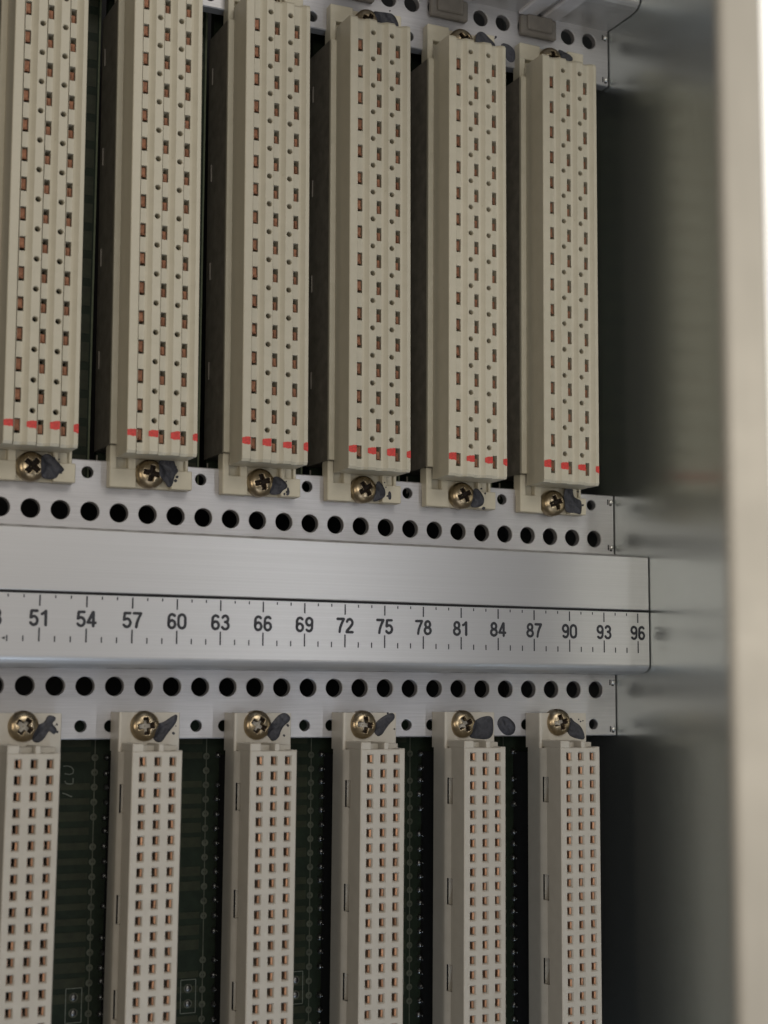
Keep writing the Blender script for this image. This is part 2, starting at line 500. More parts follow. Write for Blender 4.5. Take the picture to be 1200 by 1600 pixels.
# lower backplane board, one wide board
bd = thing('circuit_board', 'wide dark green backplane board behind the lower connectors', 'circuit board', (0, 8.5, -52))
mb = MB(); mb.box(-22, 103.5, 0, 1.6, -60, 47.5); mb.build('board', M_PCB, bd)
tr = MB(); pads = MB(); sold = MB(); silk = MB()
for g in range(-1, 5):
    X = PITCH * g
    for r in range(36):
        z = 42.4 - 2.54 * r - 0.0
        h = random.choice((0.55, 0.8, 0.85, 0.6))
        if random.random() < 0.85:
            tr.box(X + 1.0, X + 13.6, -0.06, 0.0, z - h, z + h)
        if g < 5:
            if random.random() < 0.95:
                # ring pad
                n = 14
                for k in range(n):
                    a0, a1 = 2 * math.pi * k / n, 2 * math.pi * (k + 1) / n
                    cx, cz = X + 14.37, z - 2.7
                    pads.quad((cx + .22 * math.cos(a0), -.10, cz + .22 * math.sin(a0)), (cx + .62 * math.cos(a0), -.08, cz + .62 * math.sin(a0)),
                              (cx + .62 * math.cos(a1), -.08, cz + .62 * math.sin(a1)), (cx + .22 * math.cos(a1), -.10, cz + .22 * math.sin(a1)))
            if random.random() < 0.92:
                sold.dome(X + 16.5 + random.uniform(-.15, .15), 0, z - 2.7 + random.uniform(-.2, .2), 0.62, random.uniform(.5, 1.0), 9, 3)
                sold.box(X + 16.35, X + 16.6, -1.5, 0, z - 2.85, z - 2.6)
    if g < 5:
        strokes(pads, [(X + 14.37, 44), (X + 14.37, -58)], 0.2, -0.075)
        # jumper outline with two pads
        x0, x1, z0, z1 = X + 10.4, X + 13.15, 52 - 56.8, 52 - 51.1
        strokes(silk, [(x0, z0), (x1, z0), (x1, z1), (x0, z1), (x0, z0)], 0.16, -0.09)
        for cz in (52 - 52.6, 52 - 55.2):
            sold.dome(X + 11.75, 0, cz, 0.62, 0.35, 12, 3)
            pads.disc(X + 11.75, -0.09, cz, 0.8, 14)
# hand-like silkscreen strokes beside the first connector
def sp(px, py):
    # close-up pixel -> board millimetres (origin of the close-up at 90,1175, 17.78 px per px)
    u = 90 + px / 17.78; v = 1175 + py / 17.78
    d = RW.transposed() @ Vector(((u - 600) / FPX, (v - 800) / FPX, 1))
    k = (8.5 - CAMPOS.y) / d.y
    q = CAMPOS + d * k
    return (q.x, q.z + 52)
for poly in ([(150, 395), (280, 385), (380, 420), (440, 500), (425, 590), (330, 625), (190, 600)],
             [(430, 730), (420, 880)], [(200, 800), (230, 870), (330, 890), (420, 880)],
             [(130, 1140), (230, 1170), (330, 1220), (400, 1245)]):
    strokes(silk, [sp(*p) for p in poly], 0.2, -0.09)
tag(tr.build('copper_traces', M_TRACE, bd), kind='stuff')
tag(pads.build('ring_pads', M_PADC, bd), kind='stuff')
tag(sold.build('solder_joints', M_TIN, bd, True), kind='stuff')
tag(silk.build('silkscreen_print', M_SILK, bd), kind='stuff')

# narrow upper boards, one behind each upper connector
def narrow_board():
    r = thing('narrow_circuit_board', '', 'circuit board', (0, 8.1, 81.2), 'narrow boards behind the upper connectors')
    mb = MB(); mb.box(-7.2, 11.75, 0, 1.6, -47, 47); mb.build('board', M_PCB, r)
    e = MB(); e.box(11.5, 11.82, -0.05, 1.62, -47.05, 47.05); e.build('board_edge', M_EDGE, r)
    t_ = MB()
    for k in range(19):
        z = 44 - 5.08 * k
        t_.box(5.0, 11.2, -0.06, 0, z - 1.75, z + 1.75)
        if k % 3 == 1: t_.box(5.4, 11.0, -0.09, -.05, z - 0.2, z + 0.2)
    tag(t_.build('copper_traces', M_TRACE, r), kind='stuff')
    return r
ORD = ['leftmost', 'second from the left', 'third from the left', 'third from the right', 'second from the right', 'rightmost']
proto = narrow_board()
def copy_tree(o, parent=None):
    c = o.copy()
    col.objects.link(c)
    if parent: c.parent = parent
    for ch in CH.get(o.name, []):
        copy_tree(ch, c)
    return c
def reg(o):
    global CH
    CH = {}
    def walk(q):
        CH[q.name] = list(q.children)
        for k in q.children: walk(k)
    walk(o)
bpy.context.view_layer.update()
reg(proto)
for c in range(6):
    o = proto if c == 0 else copy_tree(proto)
    o.location = Vector((PITCH * c, 8.1, 81.2)) * S
    o['label'] = 'narrow green circuit board behind the upper beige connector, %s' % ORD[c]

# ================================================================== screws
def screw_mesh(R, H):
    mb = MB()
    NR, NA = 30, 96
    def yy(r, a):
        t = r / R
        y = -H * (1 - t ** 3.2) ** 0.62 if t < 1 else 0
        x_, z_ = r * math.cos(a), r * math.sin(a)
        # cross recess
        arm = 0.0
        wdt = 0.36
        for (p, q) in ((x_, z_), (z_, x_)):
            if abs(p) < 1.45:
                k = max(0.0, min(1.0, (wdt + 0.10 - abs(q)) / 0.10)) * max(0, min(1, (1.45 - abs(p)) / 0.15))
                arm = max(arm, k * (1.15 + 0.55 * (1 - abs(p) / 1.45)) - (0.5 * max(0, 1 - r / 0.3)))
        return y + arm
    vs = [(0, yy(0, 0), 0)]; fs = []
    for i in range(1, NR + 1):
        r = R * (i / NR) ** 0.9
        for k in range(NA):
            a = 2 * math.pi * k / NA
            vs.append((r * math.cos(a), yy(r, a), r * math.sin(a)))
    for k in range(NA):
        fs.append((0, 1 + k, 1 + (k + 1) % NA))
    for i in range(NR - 1):
        for k in range(NA):
            a = 1 + i * NA
            fs.append((a + k, a + NA + k, a + NA + (k + 1) % NA, a + (k + 1) % NA))
    # skirt down to the seat
    n = len(vs)
    for k in range(NA):
        a = 2 * math.pi * k / NA
        vs.append((R * math.cos(a), 1.2, R * math.sin(a)))
    b = 1 + (NR - 1) * NA
    for k in range(NA):
        fs.append((b + k, n + k, n + (k + 1) % NA, b + (k + 1) % NA))
    mb.add(vs, fs)
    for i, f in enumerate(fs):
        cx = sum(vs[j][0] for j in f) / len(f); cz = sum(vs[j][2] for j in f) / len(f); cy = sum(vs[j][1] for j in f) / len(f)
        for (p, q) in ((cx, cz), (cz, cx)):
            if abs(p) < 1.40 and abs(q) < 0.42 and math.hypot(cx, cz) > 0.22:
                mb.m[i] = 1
    return mb
M_RECESS_SHADE = flat('recess_shade', (0.030, 0.020, 0.014), 0.85, 0.0, 0.4, 1.5)  # dark tone painted on the cross recess as its shade
SCREW = screw_mesh(2.55, 1.35).mesh('screw_head', [M_GOLD, M_RECESS_SHADE], True)
sh = MB(); sh.prism([(1.1 * math.cos(2 * math.pi * k / 12), 1.1 * math.sin(2 * math.pi * k / 12)) for k in range(12)], 0, 1, 'z')
sh.v = [(x, 1.2 + z * 4.5, y) for x, y, z in sh.v]
SHANK = sh.mesh('screw_shank', [M_GOLD])
def screw(x, y, z, rot, label):
    t = thing('pan_head_screw', label, 'screw', (x, y, z), 'brass coloured cross head screws', rot)
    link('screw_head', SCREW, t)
    link('shank', SHANK, t)
    return t

# lacquer blob: polygon in px of the photo, laid over screw head and ear
def to_plane(u, v, y):
    d = RW.transposed() @ Vector(((u - 600) / FPX, (v - 800) / FPX, 1))
    k = (y - CAMPOS.y) / d.y
    return CAMPOS + d * k
def inside(p, poly):
    c = False
    n = len(poly)
    for i in range(n):
        a, b = poly[i], poly[(i + 1) % n]
        if (a[1] > p[1]) != (b[1] > p[1]) and p[0] < (b[0] - a[0]) * (p[1] - a[1]) / (b[1] - a[1]) + a[0]:
            c = not c
    return c
def edist(p, poly):
    m = 1e9
    for i in range(len(poly)):
        a, b = poly[i], poly[(i + 1) % len(poly)]
        dx, dz = b[0] - a[0], b[1] - a[1]
        t = max(0, min(1, ((p[0] - a[0]) * dx + (p[1] - a[1]) * dz) / (dx * dx + dz * dz + 1e-12)))
        m = min(m, math.hypot(p[0] - a[0] - t * dx, p[1] - a[1] - t * dz))
    return m
def chaikin(p, n=2):
    for _ in range(n):
        q = []
        for i in range(len(p)):
            a, b = p[i], p[(i + 1) % len(p)]
            q += [(a[0] * .75 + b[0] * .25, a[1] * .75 + b[1] * .25), (a[0] * .25 + b[0] * .75, a[1] * .25 + b[1] * .75)]
        p = q
    return p
def blob(polys, ysurf, sc, label, R=2.55, H=1.35, thick=0.22, mat=None, group='dark lacquer seals on the screws', name='lacquer_blob'):
    """polys: outlines in photo pixels; ysurf(x,z): surface height of what it lies on; sc: screw centre (x, ybase, z)"""
    import bmesh
    bm = bmesh.new()
    rnd = random.Random(label)
    polys = list(polys)
    if len(polys[0]) > 6 and sc:
        cu = sum(p[0] for p in polys[0]) / len(polys[0]); cv_ = sum(p[1] for p in polys[0]) / len(polys[0])
        for _ in range(3):
            a = rnd.uniform(-1.3, 1.1); d = rnd.uniform(14, 19); rr = rnd.uniform(.9, 2.2)
            polys.append([(cu + d * math.cos(a) + rr * rnd.uniform(.6, 1.5) * math.cos(k * 1.05), cv_ + d * math.sin(a) + rr * rnd.uniform(.6, 1.5) * math.sin(k * 1.05)) for k in range(6)])
    for pi_, poly in enumerate(polys):
        yref = ysurf(None, None)
        pl = [to_plane(u, v, yref - 0.3) for u, v in poly]
        pl = chaikin([(q.x, q.z) for q in pl], 2)
        # triangulated interior by rings shrunk toward the centroid
        cx = sum(p[0] for p in pl) / len(pl); cz = sum(p[1] for p in pl) / len(pl)
        rings = [0, 0.06, 0.16, 0.32, 0.5, 0.68, 0.84]
        rows = []
        for t in rings:
            row = []
            for (x, z) in pl:
                X = x + (cx - x) * t; Z = z + (cz - z) * t
                ys = ysurf(X, Z)
                if sc:
                    rr = math.hypot(X - sc[0], Z - sc[2]) / R
                    if rr < 1:
                        ys = min(ys, sc[1] - H * (1 - rr ** 3.2) ** 0.62)
                    elif rr < 1.12:
                        ys = min(ys, sc[1] - 0.0)
                h = thick * (1 if len(poly) > 6 else 0.3) * min(1, (t / 0.3)) ** 0.8 * (0.8 + 0.35 * math.sin(X * 3.1 + Z * 2.3))
                row.append(bm.verts.new((X * S, (ys - 0.02 - (h if t > 0 else 0)) * S, Z * S)))
            rows.append(row)
        # edge row drops onto the surface
        low = [bm.verts.new((v.co.x, v.co.y + 0.12 * S, v.co.z)) for v in rows[0]]
        n = len(pl)
        for k in range(n):
            bm.faces.new((low[k], low[(k + 1) % n], rows[0][(k + 1) % n], rows[0][k]))
            for r in range(len(rows) - 1):
                bm.faces.new((rows[r][k], rows[r][(k + 1) % n], rows[r + 1][(k + 1) % n], rows[r + 1][k]))
        ys = ysurf(cx, cz)
        if sc:
            rr = math.hypot(cx - sc[0], cz - sc[2]) / R
            if rr < 1: ys = min(ys, sc[1] - H * (1 - rr ** 3.2) ** 0.62)
        cv = bm.verts.new((cx * S, (ys - thick - 0.05) * S, cz * S))
        for k in range(n):
            bm.faces.new((rows[-1][k], rows[-1][(k + 1) % n], cv))
    for f in bm.faces: f.smooth = True
    bmesh.ops.recalc_face_normals(bm, faces=bm.faces)
    me = bpy.data.meshes.new(name)
    bm.to_mesh(me); bm.free()
    me.materials.append(mat or M_BLOB)
    o = link(name, me)
    tag(o, label, 'paint seal', group)
    return o

# ================================================================== upper connectors
CX, CZU, SP, RP = -4.50, 118.25 - 81.2, 5.08, 3.83       # slot column, top slot (local z), pitches
def upper_connector():
    r = thing('slotted_connector', '', 'connector', (0, 0, 81.2), 'upper beige connectors with slots')
    FY, GY = -9.5, -8.75
    HZ = 42.25
    # --- socket block with ribs, grooves, slots and round holes
    mb = MB()
    zs_slot = [-HZ, -HZ + 0.45]
    rows = []
    for k in range(15, -1, -1):
        zc = CZU - SP * k
        zs_slot += [zc - 1.24, zc + 1.24]
        rows.append(len(zs_slot) - 2)
    zs_slot += [HZ - 0.45, HZ]
    zs_hole = [-HZ, -HZ + 0.45]
    hrows = {}
    for k in range(15, -1, -1):
        zc = CZU - SP * k + 2.54
        zs_hole += [zc - 1.0, zc + 1.0]
        hrows[len(zs_hole) - 2] = zc
    zs_hole += [HZ - 0.45, HZ]
    if zs_hole[-3] > HZ - 0.45:
        zs_hole.sort()
        # the highest hole sits close to the end
        hrows = {}
        for k in range(15, -1, -1):
            zc = CZU - SP * k + 2.54
            for j in range(len(zs_hole) - 1):
                if abs(zs_hole[j] - (zc - 1.0)) < 1e-6 and zs_hole[j + 1] >= zc + 0.5:
                    hrows[j] = zc
    def endoff(z):
        return 0.32 if abs(abs(z) - HZ) < 1e-6 else 0.0
    def strip(x0, y0, x1, y1, zs, cell=None, mi=0):
        P = lambda u, v, d: (u, y0 + (y1 - y0) * ((u - x0) / (x1 - x0) if x1 != x0 else 0) + d + endoff(v), v)
        return P
    plain = [-HZ, -HZ + 0.45, HZ - 0.45, HZ]
    def seg(x0, y0, x1, y1):
        for a, b in zip(plain, plain[1:]):
            mb.quad((x0, y0 + endoff(a), a), (x1, y1 + endoff(a), a), (x1, y1 + endoff(b), b), (x0, y0 + endoff(b), b))
    def rib(x0, x1, hole_x=None):
        seg(x0, FY + 0.13, x0 + 0.13, FY)
        if hole_x is None:
            seg(x0 + 0.13, FY, x1 - 0.06, FY)
        else:
            P = lambda u, v, d: (u, FY + d + endoff(v), v)
            us = [x0 + 0.13, hole_x - 0.62, hole_x + 0.62, x1 - 0.06]
            def cell(i, j):
                if i == 1 and j in hrows:
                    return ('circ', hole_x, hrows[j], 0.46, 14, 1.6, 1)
            grid(mb, us, zs_hole, P, cell)
        seg(x1 - 0.06, FY, x1, FY + 0.06)
    def groove(x0, x1, xc):
        seg(x0, FY + 0.06, x0, GY + 0.7)
        seg(x0, GY + 0.7, xc - 0.52, GY + 0.7)
        seg(xc - 0.52, GY + 0.7, xc - 0.52, GY)
        x0 = xc - 0.52
        P = lambda u, v, d: (u, GY + d + endoff(v), v)
        us = [x0, xc - 0.48, xc + 0.48, x1]
        def cell(i, j):
            if i == 1 and j in rows:
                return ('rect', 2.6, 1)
        grid(mb, us, zs_slot, P, cell)
    rib(-6.87, CX - 0.80)
    for k in range(3):
        xc = CX + RP * k
        groove(xc - 0.80, xc + 0.52, xc)
        xr = xc + 1.42
        seg(xc + 0.52, GY, xc + 0.86, GY - 0.14)
        seg(xc + 0.86, GY - 0.14, xc + 1.16, GY - 0.38)
        seg(xc + 1.16, GY - 0.38, xr, FY + 0.13)
        if k < 2:
            rib(xr, CX + RP * (k + 1) - 0.80, CX + RP * k + 2.29)
        else:
            rib(xr, 5.42)
    # sides and ends
    for x in (-6.87, 5.42):
        seg(x, FY + 0.1, x, -2.9)
    for zz in (-HZ, HZ):
        mb.quad((-6.87, FY + 1.5, zz), (5.42, FY + 1.5, zz), (5.42, -2.9, zz), (-6.87, -2.9, zz))
        # end face comb under the ribs
        prof = [(-6.87, FY + .45)]
        for k in range(3):
            xc = CX + RP * k
            prof += [(xc - 0.80, FY + .45), (xc - 0.80, GY + .45), (xc + 0.52, GY + .45), (xc + 1.4, FY + .5)]
        prof += [(5.42, FY + .45)]
        for a, b in zip(prof, prof[1:]):
            mb.quad((a[0], a[1] - .13, zz), (b[0], b[1] - .13, zz), (b[0], FY + 1.7, zz), (a[0], FY + 1.7, zz))
    mb.build('socket_block', [M_PU, M_DARK], r)
    # --- body behind it
    b = MB()
    b.box(-7.94, 5.2, -2.95, -2.1, -39.9, 39.9, 0, 0.1)
    b.build('front_flange', M_PU, r)
    b = MB()
    b.box(-7.9, 5.1, -2.1, 8.0, -39.9, 39.9)
    for k in range(5):
        z = 32 - 18.6 * k
        b.box(-8.12, -7.9, 5.6, 5.85, z - 1.6, z + 1.6)
    b.build('rear_housing', M_REAR, r)
    # --- mounting ears
    for s in (-1, 1):
        e = MB()
        def bx(x0, x1, y0, y1, a, c, ch=0.15):
            za, zb = s * a, s * c
            e.box(x0, x1, y0, y1, min(za, zb), max(za, zb), 0, ch)
        bx(-7.75, -3.05, -2.1, -0.03, 43.9, 47.25)
        bx(3.0, 6.8, -2.7, -0.03, 43.9, 47.2)
        bx(-3.15, 3.1, -1.3, -0.04, 40, 47.15)
        bx(-7.7, 6.4, -0.7, 0.6, 39.8, 44.1)
        bx(-7.73, -6.5, -2.07, 0.7, 39.95, 44.1)
        bx(-4.5, -3.06, -2.06, -0.2, 40.0, 44.1)
        bx(3.02, 3.9, -2.6, -0.2, 40.0, 44.1)
        bx(5.9, 6.5, -1.3, 0.65, 40.0, 44.1)
        bx(-6.6, 5.2, -6.2, -2.8, 40.2, 42.2)
        e.build('mounting_ear', M_PU, r)
    # --- copper contacts inside the slots
    cm = []
    for kind in range(2):
        m = MB()
        if kind == 0:
            m.box(-0.46, 0.44, -0.25, 0.0, -0.78, 1.1, 0, 0.06)
            m.box(-0.15, 0.40, -0.55, -0.2, -0.75, -0.4)
        else:
            m.box(-0.44, 0.44, -0.2, 0.1, -1.14, 0.42, 0, 0.06)
            m.box(-0.2, 0.2, -0.45, -0.15, -1.0, 0.05)
        cm.append(m.mesh('contact', [M_COP]))
    for k in range(3):
        for row in range(16):
            o = link('contact', cm[0 if k == 0 else 1], r, (CX + RP * k, GY + 0.6 + random.uniform(0, .25), CZU - SP * row + random.uniform(-.06, .06)))
            o.rotation_euler = (random.uniform(-.12, .12), 0, random.uniform(-.1, .1))
    return r
def red_marks(r, rnd):
    FY = -9.5
    for x0, x1, dz in ((-6.87, -5.32, 0.12), (-3.2, -1.49, 0.0), (0.66, 2.34, -0.02), (4.55, 5.43, -0.14)):
        n = 9
        x0 += rnd.uniform(-.0, .08) if x0 > -6 else 0
        dz += rnd.uniform(-.1, .1)
        hh = rnd.uniform(.66, .84); sl = rnd.uniform(-.12, .05)
        m = MB(); top = []; bot = []
        for i in range(n + 1):
            f = i / n
            x = x0 + (x1 - x0) * f
            arch = 1 - 0.35 * (1 - f) ** 2.4
            h = hh * arch
            top.append((x, FY - 0.03, 42.3 - 81.2 + dz + h + sl * f + rnd.uniform(-.05, .05)))
            bot.append((x, FY - 0.03, 42.3 - 81.2 + dz - h * 0.95 + sl * f + 0.15 * f * (x1 < 5) + rnd.uniform(-.08, .08)))
        for i in range(n):
            m.quad(bot[i], bot[i + 1], top[i + 1], top[i])
            m.quad(top[i], top[i + 1], (top[i + 1][0], FY + .02, top[i + 1][2]), (top[i][0], FY + .02, top[i][2]))
        m.build('red_mark', M_RED, r)
UOFF = [(-0.169, 0.043, 0.0043), (-0.032, -0.02, 0.0069), (0.072, -0.039, 0.0058), (-0.022, -0.031, 0.0037), (-0.061, 0.006, -0.0009), (0.067, 0.022, -0.0039)]
UL = ['beige slotted connector at the far left, cut by the photo edge',
      'beige slotted connector above ruler numbers 57 to 63, second from the left',
      'beige slotted connector above ruler numbers 66 to 69, third from the left',
      'beige slotted connector above ruler numbers 72 to 78, third from the right',
      'beige slotted connector above ruler numbers 81 to 87, second from the right',
      'rightmost beige slotted connector, standing next to the side panel']
proto = upper_connector()
bpy.context.view_layer.update(); reg(proto)
UPPER = []
for c in range(6):
    o = proto if c == 0 else copy_tree(proto)
    dx, dz, th = UOFF[c]
    o.location = Vector((PITCH * c + dx, 0, 81.2 + dz)) * S
    o.rotation_euler = (0, -th, 0)
    o['label'] = UL[c]
    UPPER.append(o)
    red_marks(o, random.Random(31 + c))

# ================================================================== lower connectors
def lower_connector():
    r = thing('pin_socket_connector', '', 'connector', (0, 0, -51.6), 'lower pale connectors with square pin holes')
    FY = -11.9
    top = -12.30 + 51.6                     # first row of holes
    xs, zs = [-5.16], []
    for k in range(3):
        c = -3.41 + 2.54 * k
        xs += [c - 0.62, c + 0.66]
    xs += [3.30]
    zt = -10.65 + 51.6
    rows = []
    zs = [-zt]
    for k in range(31, -1, -1):
        c = top - 2.54 * k
        zs += [c - 0.88, c + 0.86]
        rows.append(len(zs) - 2)
    zs += [zt]
    mb = MB()
    P = lambda u, v, d: (u, FY + d, v)
    def cell(i, j):
        if i in (1, 3, 5) and j in rows:
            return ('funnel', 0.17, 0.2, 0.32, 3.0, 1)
    c = 0.14
    zs2 = [-zt + c] + zs[1:-1] + [zt - c]
    xs2 = [-5.16 + c] + xs[1:-1] + [3.30 - c]
    grid(mb, xs2, zs2, P, cell)
    # chamfers and sides
    fr = [(-5.16 + c, -zt + c), (3.30 - c, -zt + c), (3.30 - c, zt - c), (-5.16 + c, zt - c)]
    ou = [(-5.16, -zt), (3.30, -zt), (3.30, zt), (-5.16, zt)]
    for k in range(4):
        a, b, d, e = fr[k], fr[(k + 1) % 4], ou[(k + 1) % 4], ou[k]
        mb.quad((a[0], FY, a[1]), (b[0], FY, b[1]), (d[0], FY + c, d[1]), (e[0], FY + c, e[1]))
        if k != 3:
            mb.quad((d[0], FY + c, d[1]), (e[0], FY + c, e[1]), (e[0], -5, e[1]), (d[0], -5, d[1]))
    # left wall with the row of long narrow slots
    SL = [-18.55, -36.45, -51.6, -66.8, -84.7]
    vz = [-zt]
    srow = []
    for s_ in sorted(q + 51.6 for q in SL):
        vz += [s_ - 2.35, s_ + 2.35]; srow.append(len(vz) - 2)
    vz += [zt]
    PL = lambda u, v, d: (-5.16 + d, u, v)
    grid(mb, [FY + c, -7.45, -5.9], vz, PL, lambda i, j: ('rect', 1.6, 1) if (i == 1 and j in srow) else None)
    # crenellated top and bottom ends
    for s_ in (1, -1):
        def bx(x0, x1, y0, y1, a, b, ch=.1):
            za, zb = s_ * a, s_ * b
            mb.box(x0, x1, y0, y1, min(za, zb), max(za, zb), 0, ch)
        bx(-5.16, -3.25, FY + 0.02, -5, zt - 0.05, zt + 1.25)
        bx(-0.72, 0.10, FY + 0.03, -5, zt - 0.05, zt + 1.2)
        bx(-3.3, 3.2, -9.2, -5, zt - 0.05, zt + 0.9)
        bx(2.2, 3.30, FY + 0.03, -5, zt - 0.05, zt + 0.12)
    mb.build('socket_block', [M_PL, M_DARK], r)
    # body with its rounded left shoulder
    b = MB()
    zb = 51.6 - 4.4
    prof = [(-5.69, -0.8), (-5.69, -5.1), (-5.64, -5.42), (-5.5, -5.85), (-5.3, -6.4), (-5.165, -6.82), (-4.6, -6.85), (-4.6, -4.7), (3.2, -4.7), (3.2, -0.8)]
    prof2 = [(-5.69, -0.8), (-5.69, -5.1), (-5.64, -5.42), (-5.5, -5.85), (-5.48, -5.87), (-5.46, -2.5), (-4.6, -2.5), (-4.6, -4.7), (3.2, -4.7), (3.2, -0.8)]
    cuts = [-(51.6 - 10.9)]
    for s_ in sorted(q + 51.6 for q in SL):
        cuts += [s_ - 2.35, s_ + 2.35]
    cuts += [51.6 - 10.9]
    for i_ in range(len(cuts) - 1):
        b.prism(prof2 if i_ % 2 else prof, cuts[i_], cuts[i_ + 1], 'z')
    for s_ in (1, -1):
        a0, a1 = 51.6 - 10.9, zb
        pr = [(-5.69, -0.06), (-5.69, -4.9), (-5.6, -5.1), (-5.3, -5.2), (-3.4, -4.72), (4.85, -4.72), (5.0, -4.55), (5.0, -0.06)]
        b.prism(pr, s_ * a0, s_ * a1, 'z')
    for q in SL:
        b.box(-5.44, -4.62, -5.2, -2.4, q + 51.6 - 2.33, q + 51.6 + 2.33, 1)  # black filler paints the slot depth dark in place of shade
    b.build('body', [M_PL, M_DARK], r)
    b = MB()
    b.box(-3.6, 2.6, -0.78, 8.4, -(51.6 - 12), 51.6 - 12)
    b.build('rear_housing', M_DARK, r)
    b = MB()
    for k in range(32):
        zz = top - 2.54 * k
        b.box(2.9, 3.15, 4.5 + random.uniform(-.3, .3), 8.3, zz - .15, zz + .15)
        b.box(2.5, 3.1, 4.4, 4.6, zz - .15, zz + .15)
    tag(b.build('solder_tails', M_TIN, r), kind='stuff')
    cmesh = []
    for v in range(3):
        m = MB()
        j = (v - 1) * 0.03
        m.box(-0.44, -0.34, 0.3, 2.2, -0.62, 0.62)
        m.add([(0.10 + j, -0.02, -0.6), (0.33, -0.26, -0.6), (0.33, 0.7, -0.6), (0.2, 0.7, -0.6),
               (0.10 + j, -0.02, 0.6), (0.33, -0.26, 0.6), (0.33, 0.7, 0.6), (0.2, 0.7, 0.6)],
              [(0, 1, 2, 3), (7, 6, 5, 4), (0, 4, 5, 1), (1, 5, 6, 2), (2, 6, 7, 3), (3, 7, 4, 0)])
        cmesh.append(m.mesh('contact', [M_COPB]))
    for k in range(3):
        for row in range(32):
            o = link('contact', random.choice(cmesh), r, (-3.39 + 2.54 * k + random.uniform(-.04, .04), FY + 0.5 + random.uniform(-.08, .2), top - 2.54 * row + random.uniform(-.05, .05)))
            o.rotation_euler = (random.uniform(-.03, .03), random.uniform(-.05, .05), random.uniform(-.05, .05))
    return r
BOFF = [(-0.099, -0.075, -0.0064), (-0.142, 0.061, -0.005), (-0.081, -0.055, -0.0035), (-0.023, -0.003, -0.0046), (-0.012, 0.09, -0.0035), (-0.152, -0.087, -0.0015)]
BL = ['pale pin socket connector below ruler number 51, at the far left edge',
      'pale pin socket connector below ruler numbers 57 and 60, second from the left',
      'pale pin socket connector below ruler number 66, third from the left',
      'pale pin socket connector below ruler numbers 72 and 75, third from the right',
      'pale pin socket connector below ruler numbers 81 and 84, second from the right',
      'rightmost pale pin socket connector, next to the dark gap and side panel']
proto = lower_connector()
bpy.context.view_layer.update(); reg(proto)
for c in range(6):
    o = proto if c == 0 else copy_tree(proto)
    dx, dz, th = BOFF[c]
    o.location = Vector((PITCH * c + dx, 0, -51.6 + dz)) * S
    o.rotation_euler = (0, -th, 0)
    o['label'] = BL[c]

# ================================================================== screws and lacquer
UY = -2.2; LY = -4.75
USP = [(50.2, 727.7), (236.2, 739.7), (409.4, 753.4), (570.5, 764), (724.7, 773.7), (867.5, 785.5)]
LSP = [(37.8, 1135), (228, 1134.5), (404, 1133), (569.5, 1132.5), (726, 1131.5), (875.5, 1128.8)]
def to_plane(u, v, y):
    d = RW.transposed() @ Vector(((u - 600) / FPX, (v - 800) / FPX, 1))
    k = (y - CAMPOS.y) / d.y
    return CAMPOS + d * k
US = [(q.x, q.z) for q in (to_plane(u, v, UY - 0.7) for u, v in USP)]
LS = [(q.x, q.z) for q in (to_plane(u, v, LY - 0.7) for u, v in LSP)]
UR = [40, 10, 75, 55, 62, 68]; LR = [35, 85, 30, 5, 62, 75]
nm = ['leftmost', 'second', 'third', 'fourth', 'fifth', 'sixth']
for c in range(6):
    screw(US[c][0], UY, US[c][1], math.radians(UR[c]), 'brassy cross head screw at the lower end of the %s upper connector from the left' % nm[c])
    screw(LS[c][0], LY, LS[c][1], math.radians(LR[c]), 'brassy cross head screw at the top of the %s lower connector from the left' % nm[c])
    screw(PITCH * c - 0.4, UY, 126.0, math.radians(20 + 31 * c), 'brassy cross head screw behind the top end of the %s upper connector from the left' % nm[c])

def z6(ox, oy, s, pts): return [(ox + a / s, oy + b / s) for a, b in pts]
UBL = [
 [z6(0, 640, 6.667, [(430, 480), (500, 450), (560, 490), (610, 540), (640, 580), (685, 630), (620, 660), (590, 720), (480, 725), (430, 690), (420, 600), (425, 540)])],
 [z6(150, 640, 6.667, [(650, 520), (820, 515), (835, 590), (870, 640), (820, 690), (805, 790), (755, 815), (720, 740), (650, 700), (655, 620)])],
 [z6(340, 710, 8.571, [(745, 310), (800, 285), (880, 330), (945, 400), (940, 450), (880, 480), (850, 530), (760, 540), (695, 515), (715, 440), (735, 370)]),
  z6(340, 710, 8.571, [(940, 430), (965, 450), (975, 520), (955, 550), (925, 545), (940, 500)])],
 [z6(510, 710, 8.571, [(680, 370), (710, 350), (760, 400), (800, 480), (800, 560), (740, 600), (680, 625), (640, 630), (640, 590), (660, 500)]),
  z6(510, 710, 8.571, [(840, 490), (875, 495), (880, 600), (845, 605), (835, 560)])],
 [z6(640, 670, 6.667, [(670, 630), (710, 610), (760, 670), (790, 740), (770, 800), (700, 820), (640, 810), (650, 740)])],
 [z6(820, 730, 8.571, [(560, 240), (650, 250), (660, 380), (700, 420), (770, 440), (775, 560), (760, 640), (690, 610), (570, 610), (545, 520), (530, 420), (540, 320)])],
]
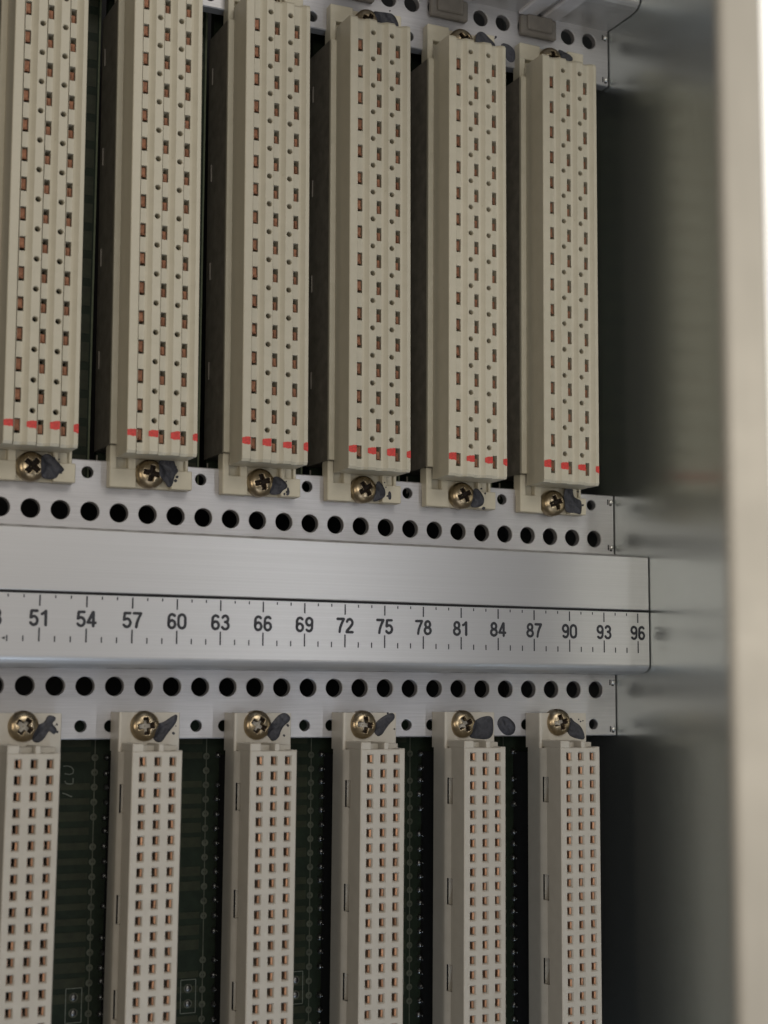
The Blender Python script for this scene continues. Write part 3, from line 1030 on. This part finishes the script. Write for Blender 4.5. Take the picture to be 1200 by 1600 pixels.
LBL = [
 [z6(0, 1100, 6.667, [(330, 320), (400, 215), (470, 190), (500, 110), (580, 130), (590, 160), (540, 200), (600, 260), (590, 300), (560, 325), (530, 270), (500, 300), (460, 370), (400, 410), (340, 390)])],
 [z6(150, 1100, 6.667, [(600, 290), (650, 200), (710, 190), (790, 130), (855, 100), (850, 180), (800, 250), (740, 320), (700, 390), (650, 405), (600, 370)])],
 [z6(340, 1100, 8.571, [(660, 300), (740, 250), (790, 180), (850, 130), (920, 115), (985, 170), (975, 230), (900, 290), (860, 350), (840, 430), (790, 490), (730, 500), (700, 450), (650, 400)])],
 [z6(510, 1100, 8.571, [(640, 290), (700, 220), (760, 170), (880, 110), (925, 140), (925, 200), (850, 270), (800, 340), (760, 410), (700, 440), (650, 390)])],
 [z6(660, 1100, 6.667, [(500, 210), (560, 170), (630, 130), (740, 120), (750, 250), (740, 330), (690, 370), (590, 365), (490, 350), (510, 290)])],
 [z6(800, 1100, 6.667, [(580, 190), (620, 130), (650, 180), (720, 220), (760, 300), (770, 370), (710, 370), (620, 340), (580, 290)])],
]
for c in range(6):
    sx, sz = US[c]
    ear = lambda x, z, X=PITCH * c: (-2.75 if (x is None or x - X > 0.6) else -1.35)
    blob(UBL[c], ear, (sx, UY, sz), 'dark slate lacquer dab beside the lower screw of the %s upper connector' % nm[c])
    sx, sz = LS[c]
    blob(LBL[c], lambda x, z: -4.74, (sx, LY, sz), 'dark slate lacquer dab beside the screw of the %s lower connector' % nm[c])
TBL = {3: [z6(500, 0, 6, [(500, 95), (560, 105), (620, 110), (700, 125), (750, 230), (730, 260), (560, 260), (520, 180)])],
       4: [z6(700, 0, 4, [(185, 200), (220, 190), (260, 230), (300, 270), (300, 300), (180, 290), (175, 240)]), z6(700, 0, 4, [(330, 265), (380, 270), (425, 310), (425, 380), (390, 390), (350, 330)])],
       5: [z6(700, 0, 4, [(690, 300), (730, 320), (785, 350), (785, 385), (700, 370)])]}
for c, pl in TBL.items():
    ear = lambda x, z, X=PITCH * c: -2.75 if x is None else (-2.75 if x - X > 0.6 else -1.35)
    blob(pl, ear, (PITCH * c - 0.4, UY, 126.0), 'dark lacquer dab behind the top end of the %s upper connector' % nm[c])
blob([z6(660, 1100, 6.667, [(850, 120), (910, 140), (980, 210), (975, 290), (930, 330), (850, 320), (780, 220), (800, 150)])],
     lambda x, z: 0.0, None, 'round dark lacquer dab filling a hole of the lower rail', thick=0.4)

# ================================================================== card guides under the top rail
def guide():
    r = thing('card_guide', '', 'card guide', (0, 0, 135), 'grey card guides fixed to the top rail')
    m = MB()
    m.box(-4.6, -0.6, -75, -0.6, -0.2, 1.8, 0, 0.3)
    m.box(0.75, 4.6, -75, -0.6, -0.2, 1.8, 0, 0.3)
    m.box(-0.7, 0.8, -75, -2.0, 1.2, 2.2)
    m.build('guide_rail', M_GUIDE, r)
    f = MB()
    f.box(-4.2, 4.0, -1.4, -0.05, -4.4, -0.25, 0, 0.3)
    f.box(-3.0, 2.8, -2.0, -1.35, -3.4, -0.25, 0, 0.25)
    f.build('foot', M_FOOT, r)
    return r
proto = guide()
bpy.context.view_layer.update(); reg(proto)
for i, c in enumerate((3, 4, 5)):
    o = proto if i == 0 else copy_tree(proto)
    o.location = Vector((PITCH * c - 2.4, 0, 135.2)) * S
    o['label'] = 'grey card guide running forward above the %s upper connector from the left' % nm[c]

# ================================================================== foreground post and the glowing backdrop behind it
p = to_plane(1171, 800, -163)
post = MB()
W = 3.7
prof = []
for k in range(9):
    a = math.pi / 2 * k / 8
    prof.append((-W / 2 + 0.7 - 0.7 * math.sin(a) if False else -W / 2 + 0.7 - 0.7 * math.cos(a), -1.0 + 0.7 - 0.7 * math.sin(a)))
for k in range(9):
    a = math.pi / 2 * k / 8
    prof.append((W / 2 - 0.35 + 0.35 * math.sin(a), -1.0 + 0.35 - 0.35 * math.cos(a)))
prof += [(W / 2, 1.5), (-W / 2, 1.5)]
post.prism(prof, -150, 150, 'z')
po = post.build('frame_post', M_POST, fix=True)
po.location = Vector((p.x, -163, 13)) * S
po.rotation_euler = (0, 0, math.radians(-36))
tag(po, 'out of focus pale metal frame post in the foreground at right', 'frame post')

m, nt, b = base_mat('glowing_backdrop')
b.inputs['Base Color'].default_value = (0.85, 0.83, 0.78, 1)
b.inputs['Emission Color'].default_value = (1.0, 0.96, 0.88, 1)
b.inputs['Emission Strength'].default_value = 1.7  # added sheet glows to give the blown-out white beyond the post
bw = MB(); bw.box(119.5, 420, -20, -18, -190, 260)
tag(bw.build('bright_backdrop', m), 'overexposed glowing backdrop beyond the post at the right edge', 'backdrop')
